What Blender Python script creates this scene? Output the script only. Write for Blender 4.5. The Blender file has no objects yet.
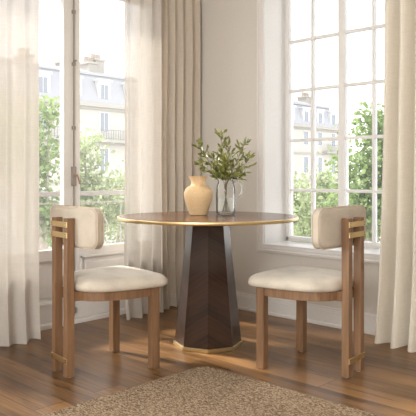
import bpy, bmesh, math, random
from mathutils import Vector, Matrix, noise
random.seed(7)
S = bpy.context.scene
C = S.collection
PI = math.pi

# ------------------------------------------------------------------ helpers
def obj(name, bm, mat, parent=None, smooth=False, kind=None, loc=None):
    me = bpy.data.meshes.new(name)
    bmesh.ops.recalc_face_normals(bm, faces=bm.faces[:]) if smooth != 'keep' else None
    bm.to_mesh(me); bm.free()
    if smooth:
        for p in me.polygons: p.use_smooth = True
    me.materials.append(mat)
    o = bpy.data.objects.new(name, me); C.objects.link(o)
    if parent: o.parent = parent
    if kind: o['kind'] = kind
    if loc: o.location = loc
    return o

def tag(o, label, cat, group=None, kind=None):
    o['label'] = label; o['category'] = cat
    if group: o['group'] = group
    if kind: o['kind'] = kind
    return o

def thing(name, label, cat, loc=(0, 0, 0), rz=0, group=None):
    o = bpy.data.objects.new(name, None); C.objects.link(o)
    o.location = loc; o.rotation_euler = (0, 0, rz); o.empty_display_size = .1
    return tag(o, label, cat, group)

def copy_tree(o, parent=None):
    c = o.copy(); C.objects.link(c)
    if parent: c.parent = parent
    for ch in list(o.children): copy_tree(ch, c)
    return c

def box(bm, x0, x1, y0, y1, z0, z1, bev=0, seg=2):
    r = bmesh.ops.create_cube(bm, size=1)
    vs = r['verts']
    for v in vs:
        v.co = Vector((x0 + (v.co.x + .5) * (x1 - x0), y0 + (v.co.y + .5) * (y1 - y0), z0 + (v.co.z + .5) * (z1 - z0)))
    if bev:
        es = list({e for v in vs for e in v.link_edges})
        bmesh.ops.bevel(bm, geom=es, offset=bev, segments=seg, profile=.6, affect='EDGES')
    return bm

def B(*boxes, bev=0):
    bm = bmesh.new()
    for b in boxes: box(bm, *b, bev=bev)
    return bm

def lathe(bm, prof, n=48, cap0=True, cap1=True, z0=0):
    rings = []
    for r, z in prof:
        rings.append([bm.verts.new((r * math.cos(2 * PI * i / n), r * math.sin(2 * PI * i / n), z + z0)) for i in range(n)])
    for a, b in zip(rings, rings[1:]):
        for i in range(n):
            j = (i + 1) % n
            bm.faces.new((a[i], a[j], b[j], b[i]))
    if cap0: bm.faces.new(rings[0][::-1])
    if cap1: bm.faces.new(rings[-1])
    return bm

def smoothpts(pts, sub=6, closed=False):
    out = []
    n = len(pts)
    P = [Vector(p) for p in pts]
    rng = range(n) if closed else range(n - 1)
    for i in rng:
        if closed: p0, p1, p2, p3 = P[(i - 1) % n], P[i], P[(i + 1) % n], P[(i + 2) % n]
        else: p0, p1, p2, p3 = P[max(i - 1, 0)], P[i], P[i + 1], P[min(i + 2, n - 1)]
        for k in range(sub):
            t = k / sub
            out.append(.5 * ((2 * p1) + (-p0 + p2) * t + (2 * p0 - 5 * p1 + 4 * p2 - p3) * t * t + (-p0 + 3 * p1 - 3 * p2 + p3) * t ** 3))
    if not closed: out.append(P[-1])
    return out

def tube(bm, pts, rad, n=8, closed=False):
    pts = [Vector(p) for p in pts]
    N = len(pts)
    rings = []
    prev = None
    for i, p in enumerate(pts):
        if closed: t = pts[(i + 1) % N] - pts[(i - 1) % N]
        else: t = pts[min(i + 1, N - 1)] - pts[max(i - 1, 0)]
        t.normalize()
        if prev is None:
            a = Vector((0, 0, 1)) if abs(t.z) < .9 else Vector((1, 0, 0))
            prev = t.cross(a).normalized()
        u = (prev - t * prev.dot(t)).normalized(); prev = u
        w = t.cross(u)
        r = rad(i / (N - 1)) if callable(rad) else rad
        rings.append([bm.verts.new(p + u * (r * math.cos(2 * PI * k / n)) + w * (r * math.sin(2 * PI * k / n))) for k in range(n)])
    prs = list(zip(rings, rings[1:]))
    if closed: prs.append((rings[-1], rings[0]))
    for a, b in prs:
        for k in range(n):
            j = (k + 1) % n
            bm.faces.new((a[k], a[j], b[j], b[k]))
    if not closed:
        bm.faces.new(rings[0][::-1]); bm.faces.new(rings[-1])
    return bm

# ------------------------------------------------------------------ materials
def mat(name, col, rough=.6, metal=0, spec=.5):
    m = bpy.data.materials.new(name); m.use_nodes = True
    b = m.node_tree.nodes['Principled BSDF']
    b.inputs['Base Color'].default_value = (*col, 1)
    b.inputs['Roughness'].default_value = rough
    b.inputs['Metallic'].default_value = metal
    b.inputs['Specular IOR Level'].default_value = spec
    return m

class NT:
    def __init__(s, m): s.t = m.node_tree; s.b = s.t.nodes.get('Principled BSDF')
    def n(s, typ, **k):
        nd = s.t.nodes.new(typ)
        for a, v in k.items():
            if a.startswith('i_'): nd.inputs[a[2:].replace('_', ' ')].default_value = v
            else: setattr(nd, a, v)
        return nd
    def l(s, a, b): s.t.links.new(a, b)
    def coord(s, scale=(1, 1, 1), rot=(0, 0, 0), out='Object', src=None):
        mp = s.n('ShaderNodeMapping'); mp.inputs['Scale'].default_value = scale; mp.inputs['Rotation'].default_value = rot
        if src is None: src = s.n('ShaderNodeTexCoord').outputs[out]
        s.l(src, mp.inputs['Vector']); return mp.outputs['Vector']
    def ramp(s, fac, stops):
        r = s.n('ShaderNodeValToRGB')
        e = r.color_ramp.elements
        while len(e) < len(stops): e.new(.5)
        for el, (p, c) in zip(e, stops): el.position = p; el.color = (*c, 1)
        s.l(fac, r.inputs['Fac']); return r.outputs['Color']
    def bump(s, h, strength=.3, dist=.002):
        b = s.n('ShaderNodeBump'); b.inputs['Strength'].default_value = strength; b.inputs['Distance'].default_value = dist
        s.l(h, b.inputs['Height']); s.l(b.outputs['Normal'], s.b.inputs['Normal'])

def wood(name, c1, c2, scale=(30, 30, 2.2), rough=.45, out='Object', rot=(0, 0, 0), coat=0):
    m = mat(name, c1, rough); t = NT(m)
    v = t.coord(scale, rot, out)
    nz = t.n('ShaderNodeTexNoise', i_Scale=1.0, i_Detail=6.0, i_Roughness=.6, i_Distortion=.6); t.l(v, nz.inputs['Vector'])
    col = t.ramp(nz.outputs['Fac'], [(.3, c2), (.62, c1)])
    t.l(col, t.b.inputs['Base Color'])
    t.bump(nz.outputs['Fac'], .12, .001)
    t.b.inputs['Coat Weight'].default_value = coat
    t.b.inputs['Coat Roughness'].default_value = .15
    return m

def fabric(name, col, col2, sc=300, rough=.9, bump=.8, out='Object'):
    m = mat(name, col, rough, spec=.2); t = NT(m)
    v = t.coord((1, 1, 1), (0, 0, 0), out)
    w1 = t.n('ShaderNodeTexNoise', i_Scale=float(sc), i_Detail=2.0); t.l(v, w1.inputs['Vector'])
    w2 = t.n('ShaderNodeTexNoise', i_Scale=9.0, i_Detail=3.0); t.l(v, w2.inputs['Vector'])
    mx = t.n('ShaderNodeMath', operation='MULTIPLY_ADD'); t.l(w1.outputs['Fac'], mx.inputs[0]); mx.inputs[1].default_value = .8
    t.l(w2.outputs['Fac'], mx.inputs[2])
    t.l(t.ramp(mx.outputs[0], [(.6, col2), (1.1 if False else 1.0, col)]), t.b.inputs['Base Color'])
    t.bump(w1.outputs['Fac'], bump, .002)
    t.b.inputs['Sheen Weight'].default_value = .2
    return m

M = {}
M['chairwood'] = wood('walnut_oiled', (.25, .137, .07), (.15, .08, .04), (38, 38, 3))
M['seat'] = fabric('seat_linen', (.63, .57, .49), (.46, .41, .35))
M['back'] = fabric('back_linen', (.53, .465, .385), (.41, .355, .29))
M['piping'] = mat('piping', (.56, .47, .36), .9)
M['brass'] = mat('brushed_brass', (.74, .575, .31), .34, 1.0)
M['glide'] = mat('glide', (.6, .58, .55), .5)

# satin painted surfaces
def paint(name, col, rough=.5, var=.04):
    m = mat(name, col, rough, spec=.35); t = NT(m)
    v = t.coord((1, 1, 1))
    nz = t.n('ShaderNodeTexNoise', i_Scale=60.0, i_Detail=4.0); t.l(v, nz.inputs['Vector'])
    t.l(t.ramp(nz.outputs['Fac'], [(.3, tuple(c * (1 - var) for c in col)), (.7, col)]), t.b.inputs['Base Color'])
    t.bump(nz.outputs['Fac'], .05, .001)
    return m
M['wall'] = paint('wall_paint', (.70, .665, .615), .75)
M['trim'] = paint('trim_paint', (.80, .775, .75), .4)
M['white'] = paint('window_paint', (.86, .85, .84), .35)
M['ceil'] = paint('ceiling_paint', (.85, .85, .84), .8)

# oak floor: planks run along y
m = mat('floor_planks', (.3, .17, .09), .36, spec=.35); t = NT(m); M['floor'] = m
tc = t.n('ShaderNodeTexCoord').outputs['Object']
sw = t.coord((1, 1, 1), (0, 0, PI / 2), src=tc)
br = t.n('ShaderNodeTexBrick', offset=.37, offset_frequency=2)
for k, val in (('Scale', 1.0), ('Mortar Size', .0028), ('Mortar Smooth', .3), ('Bias', 0.0), ('Brick Width', 1.9), ('Row Height', .155)):
    br.inputs[k].default_value = val
br.inputs['Color1'].default_value = (1, 1, 1, 1); br.inputs['Color2'].default_value = (0, 0, 0, 1); br.inputs['Mortar'].default_value = (.5, .5, .5, 1)
t.l(sw, br.inputs['Vector'])
# every plank gets its own piece of grain
off = t.n('ShaderNodeVectorMath', operation='MULTIPLY_ADD'); t.l(br.outputs['Color'], off.inputs[0]); off.inputs[1].default_value = (37, 11, 5); t.l(tc, off.inputs[2])
gv = t.coord((42, 1.7, 1), src=off.outputs[0])
g = t.n('ShaderNodeTexNoise', i_Scale=1.0, i_Detail=7.0, i_Roughness=.62, i_Distortion=1.2); t.l(gv, g.inputs['Vector'])
gv2 = t.coord((3.2, .7, 1), src=off.outputs[0])
g2 = t.n('ShaderNodeTexNoise', i_Scale=1.0, i_Detail=3.0, i_Distortion=1.0); t.l(gv2, g2.inputs['Vector'])
ad = t.n('ShaderNodeMath', operation='ADD'); t.l(g.outputs['Fac'], ad.inputs[0]); t.l(g2.outputs['Fac'], ad.inputs[1])
ad2 = t.n('ShaderNodeMath', operation='MULTIPLY_ADD'); t.l(br.outputs['Color'], ad2.inputs[0]); ad2.inputs[1].default_value = .22; t.l(ad.outputs[0], ad2.inputs[2])
fc = t.ramp(ad2.outputs[0], [(.72, (.062, .028, .010)), (1.0, (.29, .150, .060)), ])
r_ = t.t.nodes[-1]
r_.color_ramp.elements[0].position = .60; r_.color_ramp.elements[1].position = .95
mpn = t.n('ShaderNodeMath', operation='MULTIPLY'); t.l(ad2.outputs[0], mpn.inputs[0]); mpn.inputs[1].default_value = .72
t.l(mpn.outputs[0], r_.inputs['Fac'])
mxc = t.n('ShaderNodeMixRGB'); mxc.inputs['Color2'].default_value = (.05, .025, .013, 1)
mf = t.n('ShaderNodeMath', operation='MULTIPLY'); t.l(br.outputs['Fac'], mf.inputs[0]); mf.inputs[1].default_value = .8
t.l(mf.outputs[0], mxc.inputs['Fac']); t.l(fc, mxc.inputs['Color1']); t.l(mxc.outputs[0], t.b.inputs['Base Color'])
rr = t.n('ShaderNodeMapRange'); rr.inputs['To Min'].default_value = .2; rr.inputs['To Max'].default_value = .42
t.l(g.outputs['Fac'], rr.inputs['Value']); t.l(rr.outputs[0], t.b.inputs['Roughness'])
hh = t.n('ShaderNodeMath', operation='SUBTRACT'); t.l(g.outputs['Fac'], hh.inputs[0]); hm = t.n('ShaderNodeMath', operation='MULTIPLY'); t.l(br.outputs['Fac'], hm.inputs[0]); hm.inputs[1].default_value = 3
t.l(hm.outputs[0], hh.inputs[1]); t.bump(hh.outputs[0], .25, .0015)

# jute rug
m = mat('jute', (.5, .38, .25), .95, spec=.1); t = NT(m); M['jute'] = m
v = t.coord((1, 1, 1))
vo = t.n('ShaderNodeTexVoronoi', i_Scale=1.0, i_Randomness=.6); t.l(t.coord((125, 92, 60)), vo.inputs['Vector'])
nz = t.n('ShaderNodeTexNoise', i_Scale=260.0, i_Detail=3.0); t.l(v, nz.inputs['Vector'])
nb = t.n('ShaderNodeTexNoise', i_Scale=5.0, i_Detail=2.0); t.l(v, nb.inputs['Vector'])
hv = t.n('ShaderNodeMath', operation='SUBTRACT'); hv.inputs[0].default_value = 1.0; t.l(vo.outputs['Distance'], hv.inputs[1])
h2 = t.n('ShaderNodeMath', operation='MULTIPLY_ADD'); t.l(nz.outputs['Fac'], h2.inputs[0]); h2.inputs[1].default_value = .5; t.l(hv.outputs[0], h2.inputs[2])
h3 = t.n('ShaderNodeMath', operation='MULTIPLY_ADD'); t.l(vo.outputs['Color'], h3.inputs[0]); h3.inputs[1].default_value = .32; t.l(h2.outputs[0], h3.inputs[2])
h4 = t.n('ShaderNodeMath', operation='MULTIPLY'); t.l(h3.outputs[0], h4.inputs[0]); h4.inputs[1].default_value = .62
t.l(t.ramp(h4.outputs[0], [(.30, (.10, .062, .038)), (.56, (.33, .235, .155)), (.85, (.62, .485, .35))]), t.b.inputs['Base Color'])
t.bump(h2.outputs[0], 1.0, .008)

# table veneers
m = mat('tabletop_veneer', (.2, .09, .04), .22, spec=.5); t = NT(m); M['top'] = m
tc = t.n('ShaderNodeTexCoord').outputs['Object']
sp = t.n('ShaderNodeSeparateXYZ'); t.l(tc, sp.inputs[0])
an = t.n('ShaderNodeMath', operation='ARCTAN2'); t.l(sp.outputs['Y'], an.inputs[0]); t.l(sp.outputs['X'], an.inputs[1])
ln = t.n('ShaderNodeVectorMath', operation='LENGTH'); t.l(tc, ln.inputs[0])
cb = t.n('ShaderNodeCombineXYZ'); t.l(an.outputs[0], cb.inputs[0]); t.l(ln.outputs['Value'], cb.inputs[1])
sct = t.n('ShaderNodeMath', operation='MULTIPLY'); t.l(an.outputs[0], sct.inputs[0]); sct.inputs[1].default_value = 16 / (2 * PI)
fl = t.n('ShaderNodeMath', operation='FLOOR'); t.l(sct.outputs[0], fl.inputs[0])
wn = t.n('ShaderNodeTexWhiteNoise', noise_dimensions='1D'); t.l(fl.outputs[0], wn.inputs['W'])
nz = t.n('ShaderNodeTexNoise', i_Scale=1.0, i_Detail=6.0, i_Distortion=.5); t.l(t.coord((26, 4, 1), src=cb.outputs[0]), nz.inputs['Vector'])
a1 = t.n('ShaderNodeMath', operation='MULTIPLY_ADD'); t.l(wn.outputs['Value'], a1.inputs[0]); a1.inputs[1].default_value = .25; t.l(nz.outputs['Fac'], a1.inputs[2])
t.l(t.ramp(a1.outputs[0], [(.38, (.04, .016, .007)), (.85, (.13, .056, .025))]), t.b.inputs['Base Color'])

m = mat('pedestal_veneer', (.05, .022, .012), .42, spec=.3); t = NT(m); M['ped'] = m
uv = t.n('ShaderNodeTexCoord').outputs['UV']
sp = t.n('ShaderNodeSeparateXYZ'); t.l(uv, sp.inputs[0])
sk = t.n('ShaderNodeMath', operation='MULTIPLY_ADD'); t.l(sp.outputs['X'], sk.inputs[0]); sk.inputs[1].default_value = .62; t.l(sp.outputs['Y'], sk.inputs[2])
cb = t.n('ShaderNodeCombineXYZ'); t.l(sp.outputs['X'], cb.inputs[0]); t.l(sk.outputs[0], cb.inputs[1])
nz = t.n('ShaderNodeTexNoise', i_Scale=1.0, i_Detail=6.0, i_Roughness=.6, i_Distortion=.4); t.l(t.coord((5, 60, 1), src=cb.outputs[0]), nz.inputs['Vector'])
stp = t.n('ShaderNodeMath', operation='MULTIPLY'); t.l(sk.outputs[0], stp.inputs[0]); stp.inputs[1].default_value = 19
fl = t.n('ShaderNodeMath', operation='FLOOR'); t.l(stp.outputs[0], fl.inputs[0])
wn = t.n('ShaderNodeTexWhiteNoise', noise_dimensions='1D'); t.l(fl.outputs[0], wn.inputs['W'])
a1 = t.n('ShaderNodeMath', operation='MULTIPLY_ADD'); t.l(wn.outputs['Value'], a1.inputs[0]); a1.inputs[1].default_value = .3; t.l(nz.outputs['Fac'], a1.inputs[2])
t.b.inputs['Coat Weight'].default_value = .7; t.b.inputs['Coat Roughness'].default_value = .27
t.l(t.ramp(a1.outputs[0], [(.38, (.012, .005, .0025)), (.85, (.045, .018, .008))]), t.b.inputs['Base Color'])

# vase, glass, water, leaves
m = mat('vase_glaze', (.80, .58, .33), .55, spec=.4); t = NT(m); M['vase'] = m
nz = t.n('ShaderNodeTexNoise', i_Scale=260.0, i_Detail=3.0); t.l(t.coord(), nz.inputs['Vector'])
t.l(t.ramp(nz.outputs['Fac'], [(.36, (.66, .44, .22)), (.6, (.82, .62, .38))]), t.b.inputs['Base Color']); t.bump(nz.outputs['Fac'], .2, .001)

def glassmat(name, col, fres=.35, tint=.92, haze=0.0, rough=.02):
    m = bpy.data.materials.new(name); m.use_nodes = True; t = NT(m)
    t.t.nodes.clear()
    out = t.n('ShaderNodeOutputMaterial'); tr = t.n('ShaderNodeBsdfTransparent'); tr.inputs['Color'].default_value = (*[tint * c for c in col], 1)
    gl = t.n('ShaderNodeBsdfGlossy'); gl.inputs['Roughness'].default_value = rough
    lw = t.n('ShaderNodeLayerWeight'); lw.inputs['Blend'].default_value = fres
    mx = t.n('ShaderNodeMixShader'); t.l(lw.outputs['Fresnel'], mx.inputs['Fac']); t.l(tr.outputs[0], mx.inputs[1]); t.l(gl.outputs[0], mx.inputs[2])
    last = mx
    if haze:
        df = t.n('ShaderNodeBsdfTranslucent'); df.inputs['Color'].default_value = (.95, .95, .95, 1)
        m2 = t.n('ShaderNodeMixShader'); m2.inputs['Fac'].default_value = haze; t.l(mx.outputs[0], m2.inputs[1]); t.l(df.outputs[0], m2.inputs[2]); last = m2
    t.l(last.outputs[0], out.inputs['Surface'])
    return m
M['pane'] = glassmat('window_glass', (1, 1, 1), .12, .97, .022)
M['jug'] = glassmat('jug_glass', (.99, .995, .99), .16, .985, .035)
M['water'] = glassmat('water', (.98, .99, .985), .1, .97, .13)  # whitish mix imitates the bright refraction inside the water
M['handle'] = glassmat('jug_handle_glass', (.99, .995, .99), .3, .97, .22)
m = mat('olive_leaf', (.115, .15, .04), .42, spec=.5); t = NT(m); M['leaf'] = m
nz = t.n('ShaderNodeTexNoise', i_Scale=22.0, i_Detail=2.0); t.l(t.coord(), nz.inputs['Vector'])
t.l(t.ramp(nz.outputs['Fac'], [(.35, (.10, .125, .025)), (.65, (.34, .35, .10))]), t.b.inputs['Base Color'])
M['stem'] = mat('stem', (.13, .10, .045), .6)

def cloth(name, col, trans, transp, sc=500, bump=.3):
    m = bpy.data.materials.new(name); m.use_nodes = True; t = NT(m)
    b = t.b; b.inputs['Base Color'].default_value = (*col, 1); b.inputs['Roughness'].default_value = .9; b.inputs['Specular IOR Level'].default_value = .15
    w = t.n('ShaderNodeTexNoise', i_Scale=1.0, i_Detail=3.0); t.l(t.coord((sc, sc, 14)), w.inputs['Vector'])
    w2 = t.n('ShaderNodeTexNoise', i_Scale=1.0, i_Detail=3.0); t.l(t.coord((14, 14, sc)), w2.inputs['Vector'])
    a = t.n('ShaderNodeMath', operation='ADD'); t.l(w.outputs['Fac'], a.inputs[0]); t.l(w2.outputs['Fac'], a.inputs[1])
    hm = t.n('ShaderNodeMath', operation='MULTIPLY'); t.l(a.outputs[0], hm.inputs[0]); hm.inputs[1].default_value = .5
    t.l(t.ramp(hm.outputs[0], [(.35, tuple(c * .86 for c in col)), (.6, col)]), b.inputs['Base Color'])
    t.bump(hm.outputs[0], bump, .001)
    tl = t.n('ShaderNodeBsdfTranslucent'); tl.inputs['Color'].default_value = (*col, 1)
    m1 = t.n('ShaderNodeMixShader'); m1.inputs['Fac'].default_value = trans
    t.l(b.outputs[0], m1.inputs[1]); t.l(tl.outputs[0], m1.inputs[2])
    out = t.t.nodes['Material Output']
    last = m1
    if transp:
        tp = t.n('ShaderNodeBsdfTransparent')
        m2 = t.n('ShaderNodeMixShader'); m2.inputs['Fac'].default_value = transp
        t.l(m1.outputs[0], m2.inputs[1]); t.l(tp.outputs[0], m2.inputs[2]); last = m2
    t.l(last.outputs[0], out.inputs['Surface'])
    return m
M['sheer'] = cloth('sheer_linen', (.67, .625, .575), .17, .13)
M['heavy'] = cloth('heavy_linen', (.66, .585, .50), .12, 0)
M['cream'] = cloth('cream_linen', (.80, .745, .65), .08, 0)

# ------------------------------------------------------------------ camera
CAM = Vector((-3.5857, -3.5718, .99))
VA = math.radians(46.3)                     # heading, clockwise from +y
VD = Vector((math.sin(VA), math.cos(VA), 0)); RD = Vector((VD.y, -VD.x, 0))
cd = bpy.data.cameras.new('camera'); co = bpy.data.objects.new('camera', cd); C.objects.link(co)
co.location = CAM; co.rotation_euler = (PI / 2, 0, -VA)
cd.sensor_width = 36; cd.lens = 629 / 416 * 36; cd.shift_y = -31 / 416; cd.clip_end = 400; cd.clip_start = .05
S.camera = co
def cw(X, Y, z=0): p = CAM + RD * X + VD * Y; return Vector((p.x, p.y, z))    # metres right / ahead of the tripod

# ------------------------------------------------------------------ room shell
XM, YM, ZC = -6.2, -6.2, 2.75
T = .32
obj('floor', B((XM, T, YM, T, -.12, 0)), M['floor'], kind='structure')
obj('ceiling', B((XM, T, YM, T, ZC, ZC + .2)), M['ceil'], kind='structure')
D1, D2 = -1.97, -.33                        # French window opening in the left wall (y = 0)
E1, E2 = -4.6, -2.95                        # its twin nearer the camera, outside the frame
ZT = 2.37
obj('wall_left', B((XM, E1, 0, T, 0, ZC), (E1, E2, 0, T, ZT, ZC), (E2, D1, 0, T, 0, ZC), (D1, D2, 0, T, ZT, ZC), (D2, T, 0, T, 0, ZC)), M['wall'], kind='structure')
obj('wall_back', B((XM - .3, T, YM - .3, YM, 0, ZC)), M['wall'], kind='structure')
obj('wall_side', B((XM - .3, XM, YM, -5.4, 0, ZC), (XM - .3, XM, -2.8, T, 0, ZC), (XM - .3, XM, -5.4, -2.8, 0, .9), (XM - .3, XM, -5.4, -2.8, 2.5, ZC)), M['wall'], kind='structure')
W1, W2, SB = -1.70, -.708, .50              # right window opening (x = 0)
obj('wall_right', B((0, T, W2, 0, 0, ZC), (0, T, W1, W2, 0, SB - .02), (0, T, W1, W2, 2.41, ZC), (0, T, YM, W1, 0, ZC)), M['wall'], kind='structure')

def baseb(segs, axis):
    bm = bmesh.new()
    for a, b in segs:
        for (t0, z0, z1) in ((.018, 0, .098), (.026, .0, .02), (.013, .098, .108), (.007, .108, .125)):
            if axis == 'x': box(bm, a, b, -t0, 0, z0, z1, bev=.002, seg=1)
            else: box(bm, -t0, 0, a, b, z0, z1, bev=.002, seg=1)
    return bm
obj('baseboard_left', baseb([(XM, E1 - .07), (E2 + .07, D1 - .07), (D2 + .07, -.018)], 'x'), M['trim'], kind='structure')
obj('baseboard_right', baseb([(YM, 0)], 'y'), M['trim'], kind='structure')

# casing of the right window (profiled) and reveal lining
bm = bmesh.new()
for (o0, o1, th) in ((.0, .045, .012), (.035, .048, .022), (.048, .056, .016), (-.004, .006, .018)):
    box(bm, -th, 0, W2 + o0, W2 + o1, SB - o1, 2.41 + o1, bev=.002, seg=1)
    box(bm, -th, 0, W1 - o1, W1 - o0, SB - o1, 2.41 + o1, bev=.002, seg=1)
    th += .0008
    box(bm, -th, 0, W1 - o1 - .0004, W2 + o1 + .0004, 2.41 + o0, 2.41 + o1 + .0004, bev=.002, seg=1)
    box(bm, -th, 0, W1 - o1 - .0004, W2 + o1 + .0004, SB + .002 - o1, SB + .002 - o0, bev=.002, seg=1)
obj('trim_1', bm, M['trim'], kind='structure')
obj('trim_2', B((-.0, T, W2 - .006, W2 + .002, SB, 2.41), (0, T, W1 - .002, W1 + .006, SB, 2.41), (0, T, W1, W2, 2.404, 2.412)), M['white'], kind='structure')

# right window: two casements with small panes
wy0, wy1 = W1 + .006, W2 - .006
fx = .25
win = obj('window_1', B((fx, fx + .06, wy0, wy0 + .02, SB + .01, 2.40), (fx, fx + .06, wy1 - .02, wy1, SB + .01, 2.40),
                        (fx, fx + .06, wy0, wy1, 2.37, 2.40), (fx, fx + .06, wy0, wy1, SB + .01, SB + .022), bev=.003), M['white'], kind='structure')
midy = -1.203
rows = [.535, .892, 1.262, 1.632, 2.002, 2.36]
for (a, b, mid) in ((midy, wy1 - .012, -.953), (wy0 + .012, midy, -1.446)):
    bm = bmesh.new()
    st = .026
    box(bm, fx - .008, fx + .05, a, a + st, SB + .02, 2.38, bev=.004); box(bm, fx - .008, fx + .05, b - st, b, SB + .02, 2.38, bev=.004)
    box(bm, fx - .008, fx + .05, a, b, SB + .02, rows[0] + .012, bev=.004); box(bm, fx - .008, fx + .05, a, b, rows[-1] - .012, 2.38, bev=.004)
    sash = obj('sash', bm, M['white'], win)
    bm = bmesh.new()
    box(bm, fx + .0, fx + .04, mid - .010, mid + .010, rows[0], rows[-1], bev=.004)
    for z in rows[1:-1]: box(bm, fx + .001, fx + .039, a + st / 2, b - st / 2, z - .011, z + .011, bev=.004)
    obj('glazing_bars', bm, M['white'], sash)
    obj('pane', B((fx + .018, fx + .022, a + .01, b - .01, rows[0], rows[-1])), M['pane'], sash)
obj('window_sill', B((-.018, fx, W1 - .004, W2 + .004, SB - .022, SB + .008), bev=.004), M['white'], win)

# French window leaves
def french(dx, n, leaf_id):
    fr = obj('window_%d' % n, B((D1, D1 + .035, .0, .09, 0, ZT), (D2 - .035, D2, 0, .09, 0, ZT), (D1, D2, 0, .09, ZT - .04, ZT), (D1, D2, 0, .1, 0, .03), bev=.003), M['trim'], kind='structure')
    fr.location.x = dx
    bm = bmesh.new()
    for (o0, o1, th) in ((.0, .05, .012), (.04, .055, .022), (-.003, .006, .018)):
        box(bm, D1 - o1, D1 - o0, -th, 0, 0, ZT + o1, bev=.002, seg=1); box(bm, D2 + o0, D2 + o1, -th, 0, 0, ZT + o1, bev=.002, seg=1)
        box(bm, D1 - o1, D2 + o1, -th, 0, ZT + o0, ZT + o1, bev=.002, seg=1)
    obj('casing', bm, M['trim'], fr)
    for i, (a, b, sl, sr) in enumerate(((D1 + .036, -1.142, .09, .080), (-1.136, D2 - .036, .042, .09))):
        zt, zb = ZT - .045, .035
        bm = bmesh.new()
        y0, y1 = .012, .062
        box(bm, a, a + sl, y0, y1, zb, zt, bev=.004); box(bm, b - sr, b, y0, y1, zb, zt, bev=.004)
        box(bm, a + sl * .5, b - sr * .5, y0 + .001, y1 - .001, zt - .055, zt - .001, bev=.004)
        box(bm, a + sl * .5, b - sr * .5, y0 + .001, y1 - .001, .455, .512, bev=.004)
        box(bm, a + sl * .5, b - sr * .5, y0 + .001, y1 - .001, zb + .001, .15, bev=.004)
        leaf = obj('door_%d' % (leaf_id + i), bm, M['trim'], None, kind='structure')
        leaf.location.x = dx
        gx0, gx1 = a + sl, b - sr
        obj('pane', B((gx0 - .012, gx1 + .012, .034, .038, .505, zt - .05)), M['pane'], leaf)
        bm = bmesh.new(); box(bm, gx0 - .01, gx1 + .01, .03, .045, .145, .46)
        box(bm, gx0 + .05, gx1 - .05, .022, .034, .20, .405, bev=.006)
        obj('panel', bm, M['trim'], leaf)
        bm = bmesh.new()
        for (q0, q1, yy) in ((0, .016, .006), (.016, .024, .018)):
            X0, X1, Z0, Z1 = gx0 + q0, gx1 - q0, .15 + q0, .455 - q0
            w = q1 - q0
            box(bm, X0, X0 + w, yy, .035, Z0, Z1, bev=.002, seg=1); box(bm, X1 - w, X1, yy, .035, Z0, Z1, bev=.002, seg=1)
            box(bm, X0, X1, yy, .035, Z0, Z0 + w, bev=.002, seg=1); box(bm, X0, X1, yy, .035, Z1 - w, Z1, bev=.002, seg=1)
        obj('panel_moulding', bm, M['trim'], leaf)
        if i == 0:
            # bolt rod with knob and lever handle over the meeting stile
            hw = M['rod']
            bm = bmesh.new(); tube(bm, [(-1.152, .002, .06), (-1.152, .002, 2.3)], .0055)
            for z in (.32, .62, 1.32, 1.75, 2.1): box(bm, -1.163, -1.141, -.008, .013, z - .012, z + .012, bev=.003)
            box(bm, -1.166, -1.138, -.010, .013, .075, .115, bev=.004)
            rod = obj('espagnolette', bm, hw, leaf)
            bm = bmesh.new(); box(bm, -1.168, -1.136, -.008, .013, .93, 1.06, bev=.004)
            lathe(bm, [(.002, -.006), (.013, -.004), (.016, 0), (.013, .004), (.002, .006)], 16, z0=1.77)
            bmesh.ops.translate(bm, verts=[v for v in bm.verts if v.co.z > 1.5], vec=(-1.152, -.012, 0))
            obj('lock_case', bm, hw, rod)
            bm = bmesh.new(); tube(bm, [(-1.152, -.004, 1.0), (-1.152, -.04, 1.0)], .008)
            tube(bm, smoothpts([(-1.152, -.04, 1.0), (-1.148, -.044, .985), (-1.139, -.044, .965), (-1.133, -.042, .945)], 4), lambda q: .005 + .003 * q)
            obj('lever', bm, M['lever'], rod)
M['rod'] = mat('painted_iron', (.34, .30, .27), .4, .3)
M['lever'] = mat('copper_handle', (.45, .30, .23), .4, .5)
french(0, 2, 1)
french(E1 - D1 - .005, 3, 3)

# ------------------------------------------------------------------ curtains
def curtain(name, m, axis, s0, s1, base, z0, z1, wl, amp, seed, taper=0.0, flare=.02, asym=.35, open0=0.0, lean=.45):
    rnd = random.Random(seed)
    L = abs(s1 - s0); n = int(L / .005); nz = 46
    # irregular fold phase
    ph = [0]; 
    for i in range(n):
        loc = wl * (1 + .45 * noise.noise(Vector((i * .02 * 1.0, seed * 3.1, 0))))
        ph.append(ph[-1] + 2 * PI * (L / n) / loc)
    ampv = [amp * (1 + .5 * noise.noise(Vector((i * .025, seed * 1.7, 9)))) for i in range(n + 1)]
    bm = bmesh.new(); g = []
    for j in range(nz + 1):
        f = j / nz; z = z0 + (z1 - z0) * f
        row = []
        for i in range(n + 1):
            u = i / n
            p = ph[i] + .35 * noise.noise(Vector((u * L * 4, f * 2.2, seed)))
            off = ampv[i] * (math.sin(p) + asym * math.sin(2 * p + .8)) * (.72 + .28 * (1 - f)) 
            off += .012 * noise.noise(Vector((u * L * 9, f * 3, seed + 5)))
            sl = math.cos(p) * ampv[i] * lean
            s = s0 + (s1 - s0) * u + sl * (1 if s1 > s0 else -1)
            k = max(0, 1 - f * 6)
            s += -open0 * (1 - u) * (1 if s1 > s0 else -1) * (1 - f) ** 2
            off += flare * k * k
            zz = z + (.006 * math.sin(p * .7) * k)
            row.append(bm.verts.new((s, base - off, zz) if axis == 'x' else (base - off, s, zz)))
        g.append(row)
    for j in range(nz):
        for i in range(n):
            bm.faces.new((g[j][i], g[j][i + 1], g[j + 1][i + 1], g[j + 1][i]))
    return obj(name, bm, m, None, smooth=True)
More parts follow.
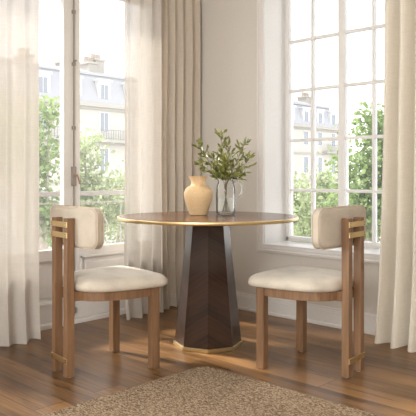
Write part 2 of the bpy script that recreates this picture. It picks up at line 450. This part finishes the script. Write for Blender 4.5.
c = curtain('sheer_curtain', M['sheer'], 'x', -2.12, -1.55, -.19, .008, 2.5, .115, .030, 3, open0=-.0)
tag(c, 'pale translucent linen curtain at the left edge, left of the French window', 'curtain')
c = curtain('sheer_curtain', M['sheer'], 'x', -.865, -.505, -.16, .008, 2.5, .10, .024, 5)
tag(c, 'pale translucent linen curtain right of the French window, beside the darker corner curtain', 'curtain')
c = curtain('linen_curtain', M['heavy'], 'x', -.50, -.05, -.085, .008, 2.5, .088, .026, 11)
tag(c, 'heavy taupe linen curtain bunched in the room corner behind the table', 'curtain')
c = curtain('linen_curtain', M['cream'], 'y', -1.755, -2.5, -.15, .006, 2.5, .080, .050, 8, flare=.03, open0=.05, asym=-.1, lean=-.15)
tag(c, 'heavy cream curtain with deep folds at the right edge beside the gridded window', 'curtain')

# ------------------------------------------------------------------ rug
rugc = Vector((-1.222, -1.283))
bm = bmesh.new(); NX, NY = 130, 130; LX, LY = 1.9, 1.95
top = []
rn = random.Random(2)
for j in range(NY + 1):
    row = []
    for i in range(NX + 1):
        x = -LX * i / NX; y = -LY * j / NY
        e = min(i, NX - i, j, NY - j)
        z = .013 + .0022 * noise.noise(Vector((x * 40, y * 40, 0))) + .002 * noise.noise(Vector((x * 4, y * 4, 3)))
        if e == 0: z = .004; x += rn.uniform(-.003, .003); y += rn.uniform(-.003, .003)
        cr = .075                            # rounded corners
        ux, uy = (x + cr, y + cr); dl = math.hypot(max(ux, 0), max(uy, 0))
        if ux > 0 and uy > 0 and max(ux, uy) > 0:
            m_ = max(ux, uy); x = -cr + ux * m_ / dl; y = -cr + uy * m_ / dl
        row.append(bm.verts.new((x, y, z)))
    top.append(row)
for j in range(NY):
    for i in range(NX): bm.faces.new((top[j][i], top[j + 1][i], top[j + 1][i + 1], top[j][i + 1]))
loop = [top[0][i] for i in range(NX)] + [top[j][NX] for j in range(NY)] + [top[NY][i] for i in range(NX, 0, -1)] + [top[j][0] for j in range(NY, 0, -1)]
low = [bm.verts.new((v.co.x, v.co.y, 0)) for v in loop]
for k in range(len(loop)):
    q = (k + 1) % len(loop); bm.faces.new((loop[k], loop[q], low[q], low[k]))
bm.faces.new(low)
rug = obj('jute_rug', bm, M['jute'], None, smooth=True, loc=(rugc.x, rugc.y, .0005))
tag(rug, 'chunky woven natural jute rug lying on the floorboards in front of the table', 'rug')

# ------------------------------------------------------------------ pedestal table
tp = cw(0, 3.73)
table = thing('pedestal_table', 'round walnut pedestal table with brass rim and faceted tapering base', 'table', tp)
top = bmesh.new(); lathe(top, [(.30, .738), (.50, .7385), (.521, .742), (.522, .757), (.518, .7595), (.26, .7596), (.0005, .7597)], 96, cap0=True, cap1=True)
obj('tabletop', top, M['top'], table, smooth=False)
bm = bmesh.new(); lathe(bm, [(.505, .740), (.530, .7405), (.5325, .742), (.5325, .7575), (.5315, .7588), (.5225, .7592), (.5222, .7425), (.505, .7415)], 128, False, False)
obj('brass_rim', bm, M['brass'], table, smooth=True)
bm = bmesh.new(); uvl = bm.loops.layers.uv.new('UVMap')
Rb, Rt, zb, zt = .1975, .122, .02, .738
cen = math.atan2(-VD.y, -VD.x)
nsub = 1
def pv(k, z):
    a = cen + k * PI / 4; r = Rb + (Rt - Rb) * (z - zb) / (zt - zb); return Vector((r * math.cos(a), r * math.sin(a), z))
for k in range(8):
    a, b = pv(k, zb), pv(k + 1, zb); c_, d_ = pv(k + 1, zt), pv(k, zt)
    f = bm.faces.new([bm.verts.new(p) for p in (a, b, c_, d_)])
    wb, wt = (b - a).length, (c_ - d_).length
    us = (0, wb, wt, 0) if k % 2 == 0 else (wb, 0, 0, wt)
    for lp, u, z in zip(f.loops, us, (zb, zb, zt, zt)): lp[uvl].uv = (u, z + (0 if k in (0, 7) else k * 1.37))
bmesh.ops.remove_doubles(bm, verts=bm.verts[:], dist=.0001)
obj('pedestal', bm, M['ped'], table)
def octa(prof, name, m):
    bm = bmesh.new(); rings = []
    for r, z in prof: rings.append([bm.verts.new((r * math.cos(cen + k * PI / 4), r * math.sin(cen + k * PI / 4), z)) for k in range(8)])
    for a, b in zip(rings, rings[1:]):
        for k in range(8): bm.faces.new((a[k], a[(k + 1) % 8], b[(k + 1) % 8], b[k]))
    bm.faces.new(rings[0][::-1]); bm.faces.new(rings[-1])
    return obj(name, bm, m, table)
octa([(.205, .0), (.2065, .002), (.2065, .018), (.205, .0205), (.19, .021)], 'brass_base_band', M['brass'])

# ------------------------------------------------------------------ chairs
def pad(outline, prof, crown=0):
    """outline: closed list of (a,b); prof: list of (inset,h) from bottom to top."""
    P = [Vector((p[0], p[1])) for p in outline]; n = len(P)
    cen = sum(P, Vector((0, 0))) / n
    nor = []
    for i in range(n):
        t_ = (P[(i + 1) % n] - P[i - 1]).normalized(); nn = Vector((t_.y, -t_.x))
        if nn.dot(P[i] - cen) < 0: nn = -nn
        nor.append(nn)
    bm = bmesh.new(); rings = []
    for ins, h in prof:
        rings.append([bm.verts.new((*(P[i] - nor[i] * ins), h)) for i in range(n)])
    for a, b in zip(rings, rings[1:]):
        for i in range(n): bm.faces.new((a[i], a[(i + 1) % n], b[(i + 1) % n], b[i]))
    for ring, hend, sgn in ((rings[0], prof[0][1], -1), (rings[-1], prof[-1][1], 1)):
        prev = ring; ins = prof[-1][0] if sgn > 0 else prof[0][0]
        for q in (.85, .65, .4, .2):
            cc = [bm.verts.new((cen.x + (v.co.x - cen.x) * q, cen.y + (v.co.y - cen.y) * q, hend + sgn * crown * (1 - q * q))) for v in ring]
            for i in range(n): bm.faces.new((prev[i], prev[(i + 1) % n], cc[(i + 1) % n], cc[i]))
            prev = cc
        cv = bm.verts.new((cen.x, cen.y, hend + sgn * crown))
        for i in range(n): bm.faces.new((prev[i], prev[(i + 1) % n], cv))
    return bm

HALF = [(0, .515), (.10, .513), (.195, .500), (.240, .46), (.249, .37), (.238, .24), (.205, .12), (.14, .05), (.06, .027)]
SEAT = smoothpts(HALF + [(0, .0235)] + [(-a, b) for a, b in HALF[:0:-1]], 5, True)
PW, PDp, PX = .042, .04, .066

def make_chair(label):
    t_ = thing('dining_chair', label, 'chair')
    bm = pad(SEAT, [(.022, .4235), (.009, .425), (.001, .433), (.0, .447), (.004, .459), (.014, .470), (.030, .479), (.052, .486)], .010)
    for v in bm.verts:                       # keep the back of the seat from cutting into the posts
        if v.co.y < .0215: v.co.y = .0215
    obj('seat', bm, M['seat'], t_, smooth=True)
    # side rails follow the seat outline
    def rail(side):
        pts = smoothpts([(side * .03, .047), (side * .10, .062), (side * .165, .12), (side * .198, .22), (side * .207, .32), (side * .203, .392)], 6)
        bm = bmesh.new(); r_in = []
        for i, p in enumerate(pts):
            tt = (pts[min(i + 1, len(pts) - 1)] - pts[max(i - 1, 0)]).normalized()
            nn = Vector((tt.y, -tt.x)) * .011
            r_in.append([bm.verts.new((p.x + s * nn.x, p.y + s * nn.y, z)) for s, z in ((-1, .378), (1, .378), (1, .423), (-1, .423))])
        for a, b in zip(r_in, r_in[1:]):
            for k in range(4): bm.faces.new((a[k], a[(k + 1) % 4], b[(k + 1) % 4], b[k]))
        bm.faces.new(r_in[0][::-1]); bm.faces.new(r_in[-1])
        return bm
    obj('side_rail', rail(1), M['chairwood'], t_); obj('side_rail', rail(-1), M['chairwood'], t_)
    obj('front_rail', B((-.178, .178, .40, .422, .378, .423), bev=.002), M['chairwood'], t_)
    obj('back_rail', B((-.085, .085, .0205, .06, .375, .4235), bev=.002), M['chairwood'], t_)
    for s in (-1, 1):
        obj('leg', B((s * .20 - .0225, s * .20 + .0225, .39, .435, .004, .4235), bev=.003), M['chairwood'], t_)
        obj('back_post', B((s * PX - PW / 2, s * PX + PW / 2, -PDp / 2, PDp / 2, .004, .786), bev=.003), M['chairwood'], t_)
        for (gx, gy) in ((s * .20, .4125), (s * PX, 0)):
            bm = bmesh.new(); lathe(bm, [(.012, 0), (.013, .004)], 16); bmesh.ops.translate(bm, verts=bm.verts[:], vec=(gx, gy, 0))
            obj('foot_glide', bm, M['glide'], t_)
    # curved back pad
    W, Hh = .262, .098
    out = []
    rr_ = .05
    for (cx, cz, a0) in ((W - rr_, Hh - rr_, 0), (-W + rr_, Hh - rr_, 90), (-W + rr_, -Hh + rr_, 180), (W - rr_, -Hh + rr_, 270)):
        for k in range(8):
            a = math.radians(a0 + 90 * k / 7); out.append((cx + rr_ * math.cos(a), cz + rr_ * math.sin(a)))
    dense = []
    for i in range(len(out)):
        p, q = Vector(out[i]), Vector(out[(i + 1) % len(out)]); m_ = max(1, int((q - p).length / .018))
        for k in range(m_): dense.append(p.lerp(q, k / m_))
    zc = .741
    def bend(p):                              # (s, z, depth) -> chair space
        s, zz, dd = p
        R = 1.6; th = s / R
        return Vector(((R - dd) * math.sin(th), .0215 + R - (R - dd) * math.cos(th), zc + zz + .02 * 0))
    bm = pad(dense, [(.012, .002), (.004, .006), (.0, .014), (.0, .044), (.004, .052), (.013, .058)], .003)
    for v in bm.verts: v.co = bend((v.co.x, v.co.y, v.co.z))
    for v in bm.verts:
        if abs(v.co.x) < .1 and v.co.y < .0206: v.co.y = .0206
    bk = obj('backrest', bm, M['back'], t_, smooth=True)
    bm = bmesh.new()
    for dd in (.011, .047): tube(bm, [bend((p.x * 1.004, p.y * 1.006, dd)) for p in dense], .0026, 6, True)
    obj('piping', bm, M['piping'], bk, smooth=True)
    for z in (.755, .703, .085):
        st = obj('brass_strap', B((-.088, .088, -.0245, -.0195, z - .0135, z + .0135), bev=.0015), M['brass'], t_)
        for s in (-1, 1):
            for dz in (-.006, .006):
                bm = bmesh.new(); lathe(bm, [(.0032, 0), (.0032, .0015), (.002, .0022)], 10)
                bmesh.ops.rotate(bm, verts=bm.verts[:], matrix=Matrix.Rotation(PI / 2, 3, 'X')); bmesh.ops.translate(bm, verts=bm.verts[:], vec=(s * .077, -.0245, z + dz))
                obj('screw', bm, M['screw'], st)
    return t_
M['screw'] = mat('dark_screw', (.25, .16, .06), .4, .9)
ch = make_chair('walnut dining chair with cream seat on the left of the table, backed to the French window curtain')
def place(o, sx):
    p = cw(sx * .728, 3.158); f = (RD * (-sx * .78) + VD * .625).normalized()
    o.location = p; o.rotation_euler = (0, 0, math.atan2(-f.x, f.y))
ch2 = copy_tree(ch)
place(ch, -1); place(ch2, 1)
ch['label'] = 'walnut and cream dining chair left of the table, in front of the French window'
ch2['label'] = 'walnut and cream dining chair right of the table, in front of the gridded window'
for o in (ch, ch2): o['group'] = 'dining chairs at the round table'

# ------------------------------------------------------------------ vase, jug, branches
ZTB = .7602
vp = cw(-.0585, 3.83, ZTB)
bm = bmesh.new()
outer = [(.048, .0), (.053, .002), (.060, .022), (.072, .055), (.083, .090), (.088, .120), (.085, .145), (.070, .166), (.050, .178), (.0445, .190), (.046, .205), (.053, .222), (.060, .232)]
inner = [(.0605, .234), (.057, .233), (.050, .222), (.042, .205), (.0405, .190), (.046, .178), (.064, .164), (.079, .143), (.082, .120), (.077, .09), (.066, .055), (.054, .022), (.045, .008)]
pf = [Vector((r, z, 0)) for r, z in outer]; pf = [(p.x, p.y) for p in smoothpts([(r, z, 0) for r, z in outer + inner], 3)]
lathe(bm, pf, 64); v_ = obj('ceramic_vase', bm, M['vase'], None, smooth=True, loc=vp)
tag(v_, 'sandy yellow ceramic vase with flared neck on the table, left of the glass pitcher', 'vase')

jp = cw(.1085, 3.84, ZTB)
jug = thing('glass_pitcher', 'clear glass pitcher with water holding olive branches on the table', 'pitcher', jp)
out_ = [(.050, .0), (.056, .004), (.059, .02), (.060, .06), (.060, .14), (.058, .165), (.052, .186), (.0475, .200), (.0475, .215), (.051, .230)]
inn_ = [(.0495, .231), (.0455, .215), (.0452, .200), (.0495, .184), (.0555, .163), (.0575, .14), (.0575, .06), (.056, .02), (.050, .009)]
bm = bmesh.new(); lathe(bm, [(p.x, p.y) for p in smoothpts([(r, z, 0) for r, z in out_ + inn_], 3)], 56)
sd = -RD                                     # the lip points left, the handle right
for v in bm.verts:
    if v.co.z > .205:
        d = Vector((v.co.x, v.co.y, 0)).normalized().dot(sd)
        if d > .75:
            k = ((d - .75) / .25) ** 1.5 * (v.co.z - .205) / .026
            v.co += sd * (.014 * k); v.co.z += .005 * k
obj('jug_body', bm, M['jug'], jug, smooth=True)
bm = bmesh.new()
hp = [RD * a + Vector((0, 0, b)) for a, b in ((.044, .196), (.066, .204), (.090, .196), (.099, .170), (.096, .135), (.080, .112), (.059, .104))]
tube(bm, smoothpts(hp, 6), .0064, 10); obj('handle', bm, M['handle'], jug, smooth=True)
bm = bmesh.new(); lathe(bm, [(.048, .0105), (.0555, .02), (.057, .06), (.057, .105), (.0565, .106)], 48); obj('water', bm, M['water'], jug, smooth=False)

def branch(tip, bow, nl, seed, label, side=1):
    """tip: (right, toward-viewer-away, up) from the jug's foot"""
    rn = random.Random(seed)
    rx, ry, rz = tip[0] * .93 - .004, tip[1], tip[2] - .012
    bxp = -rx * .14; byp = -ry * .3
    pts = [(bxp, byp, .018), (rx * .02, ry * .02, .12), (rx * .10, ry * .1, .205), (rx * .42 + bow, ry * .45, .205 + (rz - .205) * .5), (rx, ry, rz)]
    P = smoothpts([RD * a + VD * b + Vector((0, 0, c_)) for a, b, c_ in pts], 8)
    root = thing('olive_branch', label, 'branch', jp, 0, 'olive branches in the pitcher')
    bm = bmesh.new(); tube(bm, P, lambda q: .0021 - .0012 * q, 6); 
    lv = bmesh.new()
    n0 = int(len(P) * .5); nl = int(nl * 1.5)
    def leaf(at, d, ln):
        d = d.normalized(); up = Vector((rn.uniform(-1, 1), rn.uniform(-1, 1), rn.uniform(-.2, 1))); w = d.cross(up).normalized(); nn = w.cross(d)
        wd = ln * rn.uniform(.13, .19); cur = rn.uniform(-.18, .28)
        rows_ = []
        for q in range(7):
            f = q / 6; ww = wd * math.sin(PI * min(1, f * .97 + .03)) ** .8; cpt = at + d * (ln * f) + nn * (-cur * ln * f * f)
            rows_.append([lv.verts.new(cpt - w * ww + nn * ww * .3), lv.verts.new(cpt), lv.verts.new(cpt + w * ww + nn * ww * .3)])
        for a, b in zip(rows_, rows_[1:]):
            lv.faces.new((a[0], a[1], b[1], b[0])); lv.faces.new((a[1], a[2], b[2], b[1]))
    for i in range(nl):
        f = (i + .5) / nl
        idx = n0 + (len(P) - 1 - n0) * f; i0 = int(idx); at = P[i0].lerp(P[min(i0 + 1, len(P) - 1)], idx - i0)
        tn = (P[min(i0 + 1, len(P) - 1)] - P[i0 - 1]).normalized()
        ang = i * 2.4 + rn.uniform(-.4, .4)
        a = tn.cross(Vector((0, 0, 1)) if abs(tn.z) < .95 else Vector((1, 0, 0))).normalized(); b = tn.cross(a)
        rad = a * math.cos(ang) + b * math.sin(ang)
        leaf(at, tn * rn.uniform(.5, 1.0) + rad * rn.uniform(.6, 1.1), rn.uniform(.036, .056) * (1 - .25 * f))
        if i % 2 == 1:                       # side twig with its own leaves
            dr = (tn + rad * .9).normalized(); L = rn.uniform(.03, .055)
            tube(bm, [at, at + dr * L * .5, at + dr * L + Vector((0, 0, .006))], .001, 5)
            for q in range(4):
                leaf(at + dr * L * (.35 + .22 * q), dr + Vector((rn.uniform(-1, 1), rn.uniform(-1, 1), rn.uniform(-.3, .9))) * .8, rn.uniform(.030, .044))
    leaf(P[-1], P[-1] - P[-3], .042)
    obj('stem', bm, M['stem'], root, smooth=True)
    obj('leaves', lv, M['leaf'], root, smooth='keep')
    for p in root.children: pass
    return root
branch((-.165, .0, .43), -.03, 15, 1, 'olive branch leaning farthest left, with its tip high above the yellow vase')
branch((-.165, -.03, .315), -.01, 12, 2, 'low olive branch spreading left just over the rim of the yellow vase')
branch((-.025, .01, .50), -.01, 16, 3, 'tallest olive branch, standing upright from the pitcher mouth')
branch((.022, -.02, .435), -.005, 16, 4, 'upright olive branch just right of the tallest one')
branch((.125, .01, .45), .02, 14, 5, 'olive branch leaning right, its tip high above the pitcher handle')
branch((.16, -.02, .355), .03, 13, 6, 'olive branch reaching farthest right, level over the pitcher handle')
branch((.03, -.07, .36), .0, 14, 7, 'short leafy olive branch at the front of the pitcher mouth')
branch((-.075, .05, .36), -.01, 14, 8, 'short olive branch at the back left of the pitcher mouth')
branch((.115, .03, .27), .035, 9, 9, 'drooping olive branch hanging low beside the pitcher handle')

# ------------------------------------------------------------------ outside
M['stone'] = paint('pale_stone', (.50, .475, .43), .9)
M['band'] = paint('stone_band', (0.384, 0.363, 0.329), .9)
M['zinc'] = paint('zinc_roof', (.345, .35, .375), .6)
M['zinc2'] = paint('zinc_cap', (0.372, 0.375, 0.391), .6)
M['dwhite'] = paint('dormer_white', (0.637, 0.637, 0.637), .8)
M['wglass'] = mat('far_window', (0.223, 0.248, 0.285), .3)
M['shutter'] = mat('shutter_grey', (0.312, 0.336, 0.372), .7)
M['iron'] = mat('balcony_iron', (0.240, 0.240, 0.252), .6)
M['chim'] = paint('chimney_render', (0.360, 0.335, 0.298), .9)
M['pot'] = mat('chimney_pot', (0.341, 0.285, 0.236), .8)
M['street'] = paint('street', (.55, .54, .52), .9)
st = obj('ground', B((-120, 160, T + .6, 170, -12.2, -12), (T + .6, 160, -90, T + .6, -12.2, -12)), M['street'], kind='structure')
FY = 46.4                                    # façade plane across the street, parallel to the left wall
bld = thing('apartment_building', 'long pale stone apartment building with grey mansard roof across the street', 'building', (0, FY, 0))
def part(name, m, bm, par=None): return obj(name, bm, m, par or bld)
BX0, BX1 = -2, 76.5
part('facade', M['stone'], B((BX0, BX1, 0, 12, -12, 7.9)))
bm = bmesh.new()
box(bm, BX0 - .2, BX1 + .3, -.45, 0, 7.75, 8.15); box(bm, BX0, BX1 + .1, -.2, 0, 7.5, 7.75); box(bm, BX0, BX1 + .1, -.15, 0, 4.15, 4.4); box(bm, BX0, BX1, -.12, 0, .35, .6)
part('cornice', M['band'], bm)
bm = bmesh.new()                             # mansard: steep lower slope, shallow upper slope
sec = [(-.3, 8.15), (.75, 11.0), (.9, 11.15), (5.5, 12.4), (11.0, 11.1), (12.2, 8.15)]
for (q0, q1, mm) in ((0, 1, 'zinc'),): pass
va = [bm.verts.new((BX0, y, z)) for y, z in sec]; vb = [bm.verts.new((BX1 - (.0 if z < 9 else 1.4 if z < 12 else 4), y, z)) for y, z in sec]
for k in range(len(sec) - 1): bm.faces.new((va[k], vb[k], vb[k + 1], va[k + 1]))
bm.faces.new(va); bm.faces.new(vb[::-1])
part('mansard_roof', M['zinc'], bm)
part('roof_cap', M['zinc2'], B((BX0, BX1 - 1.5, .55, .95, 10.95, 11.2)))
def fx_at(px): 
    t_ = (px - 208) / 629; dx = VD.x + t_ * RD.x; dy = VD.y + t_ * RD.y
    return CAM.x + (FY - CAM.y) * dx / dy
cols = [13.6 + 3.42 * i for i in range(-3, 19)]
c0 = fx_at(104)                              # the column of windows seen through the French window
sh = (c0 - cols[0]) % 3.42; cols = [c_ + sh for c_ in cols]
for x in cols:
    if not (BX0 + 1 < x < BX1 - 1): continue
    for (z0, z1) in ((5.45, 7.25), (1.6, 3.75), (-2.2, -.1)):
        fr_ = part('window', M['dwhite'], B((x - .62, x + .62, -.06, .05, z0 - .08, z1 + .1)))
        obj('pane', B((x - .46, x - .05, -.09, -.055, z0, z1), (x + .05, x + .46, -.09, -.055, z0, z1)), M['wglass'], fr_)
    # dormer
    dm = part('dormer', M['dwhite'], B((x - .75, x + .75, -.1, 1.2, 8.2, 10.35), (x - .9, x + .9, -.22, 1.3, 10.35, 10.55)))
    obj('pane', B((x - .42, x - .05, -.14, -.09, 8.6, 10.0), (x + .05, x + .42, -.14, -.09, 8.6, 10.0)), M['wglass'], dm)
# running balcony at the sixth floor on the left, short one on the right
for (a, b) in ((fx_at(96), fx_at(140)), (fx_at(322), fx_at(336)), (fx_at(-10), fx_at(60))):
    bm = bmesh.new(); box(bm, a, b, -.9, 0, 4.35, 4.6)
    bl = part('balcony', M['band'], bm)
    bm = bmesh.new(); box(bm, a, b, -.9, -.86, 5.5, 5.58); box(bm, a, b, -.9, -.86, 4.7, 4.74)
    n_ = int((b - a) / .28)
    for k in range(n_ + 1): box(bm, a + (b - a) * k / n_ - .02, a + (b - a) * k / n_ + .02, -.9, -.86, 4.6, 5.5)
    obj('balcony_rail', bm, M['iron'], bl)
# chimney stacks
for (p0, p1, zt_, yy, np_) in ((108, 116.5, 12.6, 3.2, 4), (117.5, 126, 13.1, 3.6, 4), (82, 86, 12.3, 3.0, 2), (42, 52, 12.4, 3.2, 4), (286, 300, 13.2, 3.5, 6), (310, 317, 13.4, 4.0, 3), (326, 333, 12.7, 3.4, 4)):
    a, b = fx_at(p0), fx_at(p1)
    cs = part('chimney', M['chim'], B((a, b, yy, yy + 1.6, 10.5, zt_), (a - .12, b + .12, yy - .12, yy + 1.72, zt_, zt_ + .22)))
    bm = bmesh.new()
    for k in range(np_):
        x = a + (b - a) * (k + .5) / np_
        lathe(bm, [(.20, zt_ + .22), (.16, zt_ + .75), (.19, zt_ + .8)], 10)
        bmesh.ops.translate(bm, verts=bm.verts[-30:], vec=(x, yy + .8, 0))
    obj('chimney_pots', bm, M['pot'], cs)

# balcony railing just outside the French window
M['rail'] = mat('weathered_rail', (.27, .25, .235), .6)
ry = .50
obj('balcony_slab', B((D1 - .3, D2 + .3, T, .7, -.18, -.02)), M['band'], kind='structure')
rl = thing('balcony_railing', 'pale iron balcony railing with scrolls outside the French window', 'railing', (0, ry, 0))
obj('handrail', B((D1 - .28, D2 + .28, -.02, .02, .845, .88), bev=.004), M['rail'], rl)
obj('lower_rail', B((D1 - .28, D2 + .28, -.008, .008, .785, .797), (D1 - .28, D2 + .28, -.01, .01, .06, .08)), M['rail'], rl)
for x in (D1 - .26, -1.15, D2 + .26): obj('rail_post', B((x - .012, x + .012, -.012, .012, -.02, .846)), M['rail'], rl)
for k in range(11):
    x = D1 - .17 + k * (D2 - D1 + .34) / 10
    bm = bmesh.new()
    if k % 2 == 0:
        for s in (1, -1):
            pts = []
            for q in range(20):
                th = q / 19 * 2.6 * PI; r = .075 * (1 - q / 24)
                pts.append((x + s * (.0 + r * math.sin(th)), 0, .43 + s * (.16 + r * math.cos(th) * 1.2)))
            tube(bm, pts, .006, 6)
        tube(bm, [(x, 0, .36), (x, 0, .50)], .006, 6)
        obj('scroll', bm, M['rail'], rl, smooth=True)
    else:
        tube(bm, [(x, 0, .07), (x, 0, .79)], .006, 6); obj('baluster', bm, M['rail'], rl)

# trees
def leafmat(name, a, b):
    m = mat(name, a, .6, spec=.3); t = NT(m)
    nz = t.n('ShaderNodeTexNoise', i_Scale=2.6, i_Detail=4.0); t.l(t.coord(), nz.inputs['Vector'])
    t.l(t.ramp(nz.outputs['Fac'], [(.35, a), (.65, b)]), t.b.inputs['Base Color'])
    tl = t.n('ShaderNodeBsdfTranslucent'); tl.inputs['Color'].default_value = (*b, 1)
    mx = t.n('ShaderNodeMixShader'); mx.inputs['Fac'].default_value = .4
    t.l(t.b.outputs[0], mx.inputs[1]); t.l(tl.outputs[0], mx.inputs[2]); t.l(mx.outputs[0], t.t.nodes['Material Output'].inputs['Surface'])
    return m
M['tleaf'] = leafmat('tree_leaves', (.06, .11, .03), (.27, .36, .14))
M['tleaf2'] = leafmat('tree_leaves_pale', (.12, .17, .065), (.38, .43, .24))
M['bark'] = mat('bark', (.36, .31, .26), .9)
def tree(px, dist, blobs, n, label, m, seed, ls=.15):
    rn = random.Random(seed)
    base = cw((px - 208) / 629 * dist, dist, -12)
    t_ = thing('street_tree', label, 'tree', base, 0, None)
    bm = bmesh.new()
    tube(bm, smoothpts([(0, 0, 0), (.1, .1, 5), (-.1, 0, 9), (0, .1, 12)], 5), lambda q: .24 - .12 * q, 8)
    lv = bmesh.new()
    tot = sum(r ** 2 for _, _, _, r in blobs)
    for (bx, by, bz, r) in blobs:            # right, ahead, height above the camera, radius
        c = RD * bx + VD * by + Vector((0, 0, 12.99 + bz))
        tube(bm, smoothpts([(0, 0, 9.0), c * .5 + Vector((0, 0, 5.0)), c], 5), lambda q: .09 - .07 * q, 6)
        subs = [c + Vector((rn.gauss(0, 1), rn.gauss(0, 1), rn.gauss(0, 1))).normalized() * r * rn.uniform(.25, .95) for _ in range(int(10 + r * r * 9))]
        for s_ in subs[::4]: tube(bm, [c, c.lerp(s_, .5) + Vector((0, 0, .1)), s_], .018, 4)
        k = int(n * r ** 2 / tot)
        for _ in range(k):
            s_ = rn.choice(subs)
            p = s_ + Vector((rn.gauss(0, 1), rn.gauss(0, 1), rn.gauss(0, .8))) * (.17 + .1 * r)
            L = ls * rn.uniform(.6, 1.3)
            d = Vector((rn.gauss(0, 1), rn.gauss(0, 1), rn.gauss(-.2, .8))).normalized(); w = d.cross(Vector((rn.gauss(0, 1), rn.gauss(0, 1), rn.gauss(0, 1)))).normalized()
            q = [p, p + d * L * .5 + w * L * .36, p + d * L, p + d * L * .5 - w * L * .36]
            lv.faces.new([lv.verts.new(x) for x in q])
    obj('trunk', bm, M['bark'], t_, smooth=True)
    obj('foliage', lv, m, t_, smooth='keep')
tree(44, 17, [(-.6, 0, .6, 1.2), (.15, 0, 1.7, .45), (-.1, .3, -1.2, 1.0), (-1.4, 0, 1.2, 1.1)], 5200, 'green street tree filling the left panes of the French window', M['tleaf'], 1)
tree(92, 20, [(-.25, 0, .9, .6), (-.15, 0, 0, .75), (.4, 0, -.8, 1.1), (-.4, 0, -1.9, 1.0)], 4200, 'pale green tree behind the right panes of the French window', M['tleaf2'], 2)
tree(122, 24, [(0, 0, -1.2, 1.3), (1.3, 0, -1.4, 1.2), (.3, 0, -2.8, 1.0)], 3000, 'low rounded tree behind the pale curtain edge at the French window', M['tleaf2'], 3)
tree(292, 24, [(-.5, 0, -1.1, 1.3), (.6, 0, -1.0, .9), (.3, 0, -2.2, 1.2)], 4600, 'low pale tree beyond the left panes of the gridded window', M['tleaf2'], 4)
tree(328, 21, [(-.2, 0, -.6, .8), (.3, 0, -1.3, 1.0), (-.4, 0, -1.8, .9)], 3600, 'middle tree beyond the gridded window, behind the right chair back', M['tleaf2'], 5)
tree(372, 17, [(.2, 0, 1.3, .75), (-.25, 0, .35, .95), (.3, 0, -.6, 1.2), (-.3, 0, -1.1, .9), (1.2, 0, .6, 1.2)], 7600, 'tallest and greenest tree, beyond the right panes of the gridded window', M['tleaf'], 6)

# ------------------------------------------------------------------ light
w = bpy.data.worlds.new('overcast_sky'); S.world = w; w.use_nodes = True
nt = w.node_tree; bg = nt.nodes['Background']
tcw = nt.nodes.new('ShaderNodeTexCoord'); spx = nt.nodes.new('ShaderNodeSeparateXYZ'); nt.links.new(tcw.outputs['Generated'], spx.inputs[0])
rp = nt.nodes.new('ShaderNodeValToRGB'); nt.links.new(spx.outputs['Z'], rp.inputs['Fac'])
rp.color_ramp.elements[0].position = 0; rp.color_ramp.elements[0].color = (1, .985, .96, 1)
rp.color_ramp.elements[1].position = .5; rp.color_ramp.elements[1].color = (.93, .96, 1, 1)
nt.links.new(rp.outputs[0], bg.inputs['Color']); bg.inputs['Strength'].default_value = 2.1

sl = bpy.data.lights.new('sun', 'SUN'); sl.energy = 8.5; sl.angle = math.radians(7); sl.color = (1, .965, .88)
so = bpy.data.objects.new('sun', sl); C.objects.link(so)
az = Vector((-.22, .97, 0)).normalized(); el = math.radians(39)
d = -(az * math.cos(el) + Vector((0, 0, math.sin(el))))
so.rotation_euler = d.to_track_quat('-Z', 'Y').to_euler()
so.location = (-2, 6, 8)

al = bpy.data.lights.new('side_window_fill', 'AREA'); al.shape = 'RECTANGLE'; al.size = 1.5; al.size_y = 2.1; al.energy = 190; al.color = (.96, 1, .97)  # added area lamp, brightens the room from the unseen second French window
ao = bpy.data.objects.new('side_window_fill', al); C.objects.link(ao); ao.location = ((E1 + E2) / 2, T + .1, 1.25); ao.rotation_euler = (-PI / 2, 0, math.radians(20))
a2 = bpy.data.lights.new('far_window_fill', 'AREA'); a2.shape = 'RECTANGLE'; a2.size = 2.5; a2.size_y = 1.5; a2.energy = 125; a2.color = (1, .99, .95)  # added fill lamp; the side-wall opening it sits in is unseen and guessed
o2 = bpy.data.objects.new('far_window_fill', a2); C.objects.link(o2); o2.location = (XM - .1, -4.1, 1.7); o2.rotation_euler = (PI / 2, 0, -PI / 2)
S.view_settings.view_transform = 'Standard'; S.view_settings.look = 'None'
S.view_settings.exposure = 0.36; S.view_settings.gamma = 1; S.view_settings.use_curve_mapping = False
S.cycles.max_bounces = 8; S.cycles.transparent_max_bounces = 16; S.cycles.diffuse_bounces = 5
S.cycles.caustics_reflective = False; S.cycles.sample_clamp_indirect = 6
